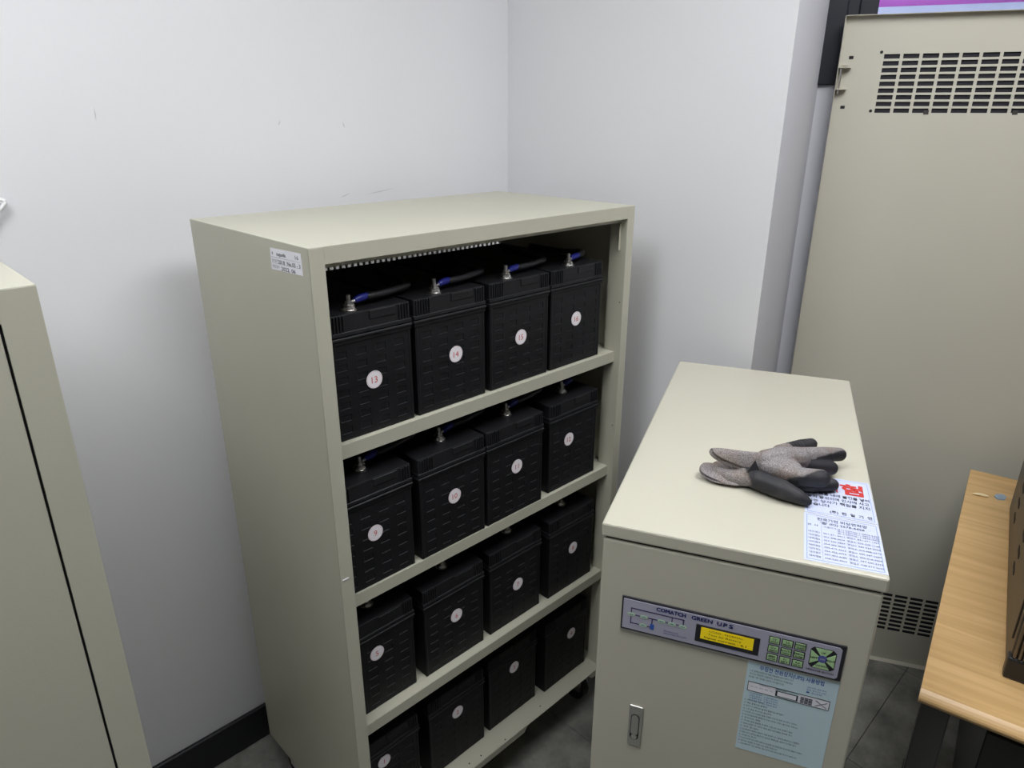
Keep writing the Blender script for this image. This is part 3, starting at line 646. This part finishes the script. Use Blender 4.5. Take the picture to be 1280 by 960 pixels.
CUFFL = [([0.1144, 0.2025, 0.018], [0.1437, 0.1647, 0.006]), ([0.1241, 0.2021, 0.02], [0.1556, 0.1639, 0.006]), ([0.1451, 0.1973, 0.022], [0.1741, 0.1658, 0.006])]
def glove_body(chains, base, coat_fn, parent):
    bm = bmesh.new()
    for ch in chains.values():
        pts = [Vector(c[:3])-base for c in ch]; rr = [min(c[3], c[2]-0.0006) for c in ch]
        for i in range(len(pts)-1):
            N = 7
            for k in range(N+1):
                t = k/N; p = pts[i].lerp(pts[i+1], t); r = rr[i]*(1-t)+rr[i+1]*t
                bmesh.ops.create_icosphere(bm, subdivisions=2, radius=r, matrix=Matrix.Translation(p))
    me = bpy.data.meshes.new('g'); bm.to_mesh(me); bm.free()
    o = bpy.data.objects.new('g', me); C.objects.link(o)
    rm = o.modifiers.new('r', 'REMESH'); rm.mode = 'VOXEL'; rm.voxel_size = 0.0019
    smo = o.modifiers.new('s', 'SMOOTH'); smo.iterations = 7; smo.factor = 0.5
    me2 = bpy.data.meshes.new_from_object(o.evaluated_get(bpy.context.evaluated_depsgraph_get()))
    bpy.data.objects.remove(o)
    at = me2.attributes.new('coat', 'FLOAT', 'POINT')
    for v in me2.vertices: at.data[v.index].value = coat_fn(v.co+base)
    for p in me2.polygons: p.use_smooth = True
    me2.materials.clear(); me2.materials.append(GLOVE)
    g = bpy.data.objects.new('hand', me2); C.objects.link(g); g.parent = parent; return g
def seg_d(p, a, b):
    ab = b-a; t = max(0, min(1, (p-a).dot(ab)/ab.length_squared)); return (p-(a+ab*t)).length, t
def coat_upper(p):
    # nitrile covers the fingers' palm side and tips; the knit back of the hand stays bare
    e = Vector((0.935, 0.354, 0)); s = p.x*0.935 + p.y*0.354
    best = min((seg_d(p, Vector(UG[n][i][:3]), Vector(UG[n][i+1][:3]))[0]-UG[n][i][3], n, i, seg_d(p, Vector(UG[n][i][:3]), Vector(UG[n][i+1][:3]))[1]) for n in UG for i in range(len(UG[n])-1))
    n, i, t = best[1], best[2], best[3]
    if n in ('F2', 'TH'): return 0.9 if i+t > 0.35 else 0.3
    if n == 'F1':
        c = Vector(UG[n][i][:3]).lerp(Vector(UG[n][i+1][:3]), t); up = (p-c)
        side = up.z*0.8 + (up.x*-0.354+up.y*0.935)*0.6
        return max(0, min(1, 0.5 + (i+t-1.9)*0.38 - (side+0.001)*60))
    if n == 'F3':
        c = Vector(UG[n][i][:3]).lerp(Vector(UG[n][i+1][:3]), t); up = p-c
        side = up.z*0.6 + (up.x*-0.354+up.y*0.935)*0.8
        return max(0, min(1, 0.5+(i+t-1.15)*0.7 - (side+0.003)*45))
    return 0.5 - (p.z-0.024)*40 if p.z < 0.036 else 0.02
def coat_lower(p):
    s = p.x*0.935 + p.y*0.354
    d = min(seg_d(p, Vector(LG['F1'][i][:3]), Vector(LG['F1'][i+1][:3]))[0] for i in range(4))
    if s > 0.235: return 0.95
    side = (p.x-0.17)*0.80 + (p.y-0.1915)*0.45
    return max(0, min(1, 0.5 + side*60))
def cuff_obj(rings, base, parent, thick):
    bm = bmesh.new(); n = 20; RR = []
    for (A, B) in rings:
        A = Vector(A)-base; B = Vector(B)-base; c = (A+B)/2; mj = (A-B)/2
        e = Vector((0.935, 0.354, 0)); mn = (Vector((0, 0, 1)) - mj*(mj.z/mj.length_squared)).normalized()*thick
        ring = []
        for i in range(n):
            a = 2*math.pi*i/n
            wv = 0.0014*math.sin(3*a+len(RR)) - (0.018, 0.013, 0.006, 0.002, 0)[len(RR)]*math.sin(a)**2
            ring.append(bm.verts.new(c + mj*math.cos(a) + mn*math.sin(a) + e*wv))
        RR.append(ring)
    for a, b in zip(RR, RR[1:]):
        for i in range(n): bm.faces.new((a[i], a[(i+1) % n], b[(i+1) % n], b[i]))
    o = obj('cuff', bm, GLOVE, parent, True)
    at = o.data.attributes.new('coat', 'FLOAT', 'POINT')
    m1 = o.modifiers.new('s', 'SOLIDIFY'); m1.thickness = 0.0022
    m2 = o.modifiers.new('b', 'SUBSURF'); m2.levels = 2; m2.render_levels = 2
    return o
def on_cab(p): return UO + Matrix.Rotation(UY, 3, 'Z') @ Vector(p)
gb = Vector((0.22, 0.21, 0))
gl1 = thing('work_glove', 'grey knit work glove with dark fingers, the upper of the pair', 'glove', tuple(on_cab((0.22, 0.21, UZ))), UY, 'work gloves on the cabinet')
glove_body(UG, gb, coat_upper, gl1); cuff_obj(CUFF, gb, gl1, 0.0040)
bm = bmesh.new(); F = [Vector(q)-gb for q in FOLD]
quad3(bm, F[:3]); o = obj('shaded_fold', bm, GLOVE, gl1); o.data.attributes.new('coat', 'FLOAT', 'POINT')
for d in o.data.attributes['coat'].data: d.value = 1.0  # shadow in the cuff fold, painted with the dark coat value
sm_ = o.modifiers.new('s', 'SOLIDIFY'); sm_.thickness = 0.0015
gl2 = thing('work_glove', 'work glove lying underneath, its black-coated finger pointing at the notice', 'glove', tuple(on_cab((0.22, 0.21, UZ))), UY, 'work gloves on the cabinet')
glove_body(LG, gb, coat_lower, gl2); cuff_obj(CUFFL, gb, gl2, 0.0042)

# ------------------------------------------------------------------ tall sheet-metal panel leaning by the window (local x along, y behind)
PW, PH = 0.82, 1.8178
pn = thing('vented_panel', 'tall beige sheet-metal panel with slotted vents standing by the window', 'panel', tuple(PO), TH)
def sheet_bm():
    bm = bmesh.new(); th = 0.0012
    xs = [0.0, PW]; 
    uz = [(1.7330-.0151*k-.0100, 1.7330-.0151*k) for k in range(9)]; lz = [(0.2400-.0151*k-.0100, 0.2400-.0151*k) for k in range(9)]
    ux = [(0.0990+.0415*k, 0.0990+.0415*k+.0345) for k in range(15)]
    zc = sorted({0.0, PH} | {v for p in uz+lz for v in p}); xc = sorted({0.0, PW} | {v for p in ux for v in p})
    holes_z = {round(a, 5) for a, b in uz+lz}; holes_x = {round(a, 5) for a, b in ux}
    V = {}
    def vert(i, j, s):
        if (i, j, s) not in V: V[(i, j, s)] = bm.verts.new((xc[i], s*th, zc[j]))
        return V[(i, j, s)]
    solid = {(i, j): not (round(xc[i], 5) in holes_x and round(zc[j], 5) in holes_z) for i in range(len(xc)-1) for j in range(len(zc)-1)}
    for (i, j), ok in solid.items():
        if not ok: continue
        for s in (0, 1): bm.faces.new([vert(i, j, s), vert(i+1, j, s), vert(i+1, j+1, s), vert(i, j+1, s)])
        for (di, dj, e) in ((-1, 0, ((0, 0), (0, 1))), (1, 0, ((1, 0), (1, 1))), (0, -1, ((0, 0), (1, 0))), (0, 1, ((0, 1), (1, 1)))):
            if not solid.get((i+di, j+dj), False):
                (a, b), (c, d) = e
                bm.faces.new([vert(i+a, j+b, 0), vert(i+c, j+d, 0), vert(i+c, j+d, 1), vert(i+a, j+b, 1)])
    return bm
obj('sheet', sheet_bm(), PAINT3, pn)
obj('top_flange', bx(0, PW, -0.016, 0.0, PH-0.0012, PH), PAINT3, pn)
obj('left_flange', bx(0, 0.0012, -0.014, 0.0, 0.0015, PH-0.0015), PAINT3, pn)
obj('right_flange', bx(PW-0.0012, PW, -0.016, 0.0, 0.0015, PH-0.0015), PAINT3, pn)
obj('bottom_flange', bx(0, PW, -0.018, 0.0, 0.0, 0.0012), PAINT3, pn)
FILT = mat('dark_filter_mesh', (0.014, 0.013, 0.020), 0.7, bump=0.6, bscale=900)
obj('filter_mesh', bx(0.094, 0.73, 0.004, 0.010, 1.595, 1.742), FILT, pn)
obj('filter_mesh', bx(0.094, 0.73, 0.004, 0.010, 0.095, 0.250), FILT, pn)
for (x, z, wd, hh) in ((0.022, 1.7235, .010, .007), (0.020, 1.6115, .010, .007)): obj('clip_hole', bx(x, x+wd, -0.0006, 0.0004, z, z+hh), DARK, pn)
for x in (0.207, 0.393): obj('vent_tab', bx(x, x+0.011, -0.0008, 0.0004, 1.5985, 1.6085), mat('dark_tab', (0.05, 0.045, 0.04), 0.5), pn)
for (x, z) in ((0.092, 1.7375), (0.090, 1.6065)):
    bm = bmesh.new(); cyl(bm, (x, -0.0006, z), (x, 0.0004, z), 0.0036, 14); obj('rivet_hole', bm, DARK, pn)
hb = obj('hinge_bracket', bx(0.0015, 0.030, -0.020, 0.0, 1.7030, 1.7055, bev=0.0005), PAINT3, pn); hb['label'] = 'hinge bracket with a steel pin'
obj('bracket_plate', bx(0.0015, 0.027, -0.020, 0.0, 1.6545, 1.6570, bev=0.0005), PAINT3, hb)
obj('bracket_plate', bx(0.008, 0.024, -0.003, 0.0, 1.7095, 1.7110), PAINT3, hb)
bm = bmesh.new(); cyl(bm, (0.0075, -0.012, 1.645), (0.0075, -0.012, 1.7030), 0.0026, 10); obj('pin', bm, STEEL, hb)

# ------------------------------------------------------------------ desk (local x along the left edge going away, y to the left)
DK = Vector((0.590, -0.777, 0)); DA = math.radians(9.9); DZ = 0.717; DL = 0.957; DWID = 1.5
desk = thing('desk', 'beech desk with a rounded front edge and charcoal legs at the right', 'desk', tuple(DK), DA)
bm = bmesh.new(); n = 8; T = 0.026
prof = [(DL, DZ), (DL, DZ-T), (0.008, DZ-T)] + [(0.0105-0.0125*math.sin(math.pi*i/n)*1.0+0.0, DZ-T+T*(i/n)) for i in range(1, n)] + [(0.012, DZ)]
prism(bm, prof, -DWID, 'y', 0.0); bmesh.ops.triangulate(bm, faces=[q for q in bm.faces if len(q.verts) > 4]); obj('desk_top', bm, WOOD, desk)
def leg(y0):
    bm = bmesh.new(); box(bm, 0.020, 0.085, y0-0.042, y0, 0.02, DZ-T, bev=0.002); obj('leg', bm, DESKLEG, desk)
    yr = y0-0.30 if y0 > -0.1 else y0
    bm = bmesh.new(); box(bm, DL-0.14, DL-0.08, yr-0.045, yr, 0.02, DZ-T, bev=0.002); obj('leg', bm, DESKLEG, desk)
    obj('leg_sleeve', bx(0.012, 0.085, y0-0.05, y0+0.002, 0.0205, 0.50, bev=0.002), DESKLEG, desk)
    for x, y in ((0.0525, y0-0.022), (DL-0.11, yr-0.022)):
        bm = bmesh.new(); cyl(bm, (x, y, 0), (x, y, 0.02), 0.02, 14); obj('foot', bm, RUBBER, desk)
leg(-0.006); leg(-DWID+0.06)
obj('modesty_panel', bx(DL-0.10, DL-0.085, -DWID+0.10, -0.06, 0.25, DZ-T), DESKLEG, desk)
pd = obj('pedestal', bx(0.09, DL-0.16, -0.56, -0.12, 0.05, DZ-T-0.02, bev=0.003), TOWERB, desk)
for k in range(3): obj('drawer', bx(0.078, 0.09, -0.555, -0.105, 0.07+k*0.19, 0.07+k*0.19+0.18, bev=0.002), TOWERB, pd)
# dark tower on the desk
tw = thing('computer_tower', 'smoky dark brown computer tower with slotted side standing on the desk', 'computer', (0.730, -0.860, DZ), math.radians(11.4))
TL, TWW, THH = 0.655, 0.19, 0.42
obj('base', bx(-0.006, 0.018, -TWW, 0.0, 0.0, 0.041, bev=0.004, seg=2), TOWERB, tw)
obj('body', bx(0.004, TL, -TWW+0.003, -0.004, 0.0, THH, bev=0.003, seg=2), TOWER, tw)
obj('front_cover', bx(-0.005, 0.004, -TWW+0.004, -0.036, 0.042, THH-0.004, bev=0.003, seg=2), TOWER, tw)
for k in range(4): obj('rib', bx(-0.0055, 0.004, -0.0105-k*0.0068, -0.0065-k*0.0068, 0.042, THH-0.004, bev=0.0012), RIB, tw)
obj('side_cover', bx(0.03, TL-0.03, -0.004, -0.0015, 0.055, THH-0.012, bev=0.001), TOWER, tw)
for cx in (0.25, 0.47):
    for k in range(9):
        bm = bmesh.new(); z = 0.066+0.0365*k; r = 0.0062
        pts = [(cx+0.016+r*math.sin(math.pi*i/8), z-r*math.cos(math.pi*i/8)) for i in range(9)] + [(cx-0.016-r*math.sin(math.pi*i/8), z+r*math.cos(math.pi*i/8)) for i in range(9)]
        prism(bm, pts, 0.0012, 'y', -0.0018); obj('vent_slot', bm, DARK, tw)
# scraps on the desk
def on_desk(x, y): return (x, y, DZ)
sp = bmesh.new(); tube(sp, [(-0.006, 0.018, .0042), (0.001, 0.006, .0044), (0.004, -0.006, .0040), (0.006, -0.014, .0030)], [.0012, .0040, .0036, .0016], 8, 3)
tag(obj('torn_scrap', sp, FLAP, None, True, on_desk(1.386, -0.672)), 'small cream torn scrap lying on the desk near its far corner', 'scrap')
tp = bmesh.new(); vs = [(-0.018, 0.002), (-0.006, 0.012), (0.010, 0.010), (0.018, 0.000), (0.012, -0.010), (-0.008, -0.012)]
prism(tp, vs, 0.003, 'z', 0.0); tag(obj('tape_piece', tp, CLEAR, None, False, on_desk(1.415, -0.706)), 'bluish clear piece of tape on the desk beside the dark tower', 'tape')

build_texts()
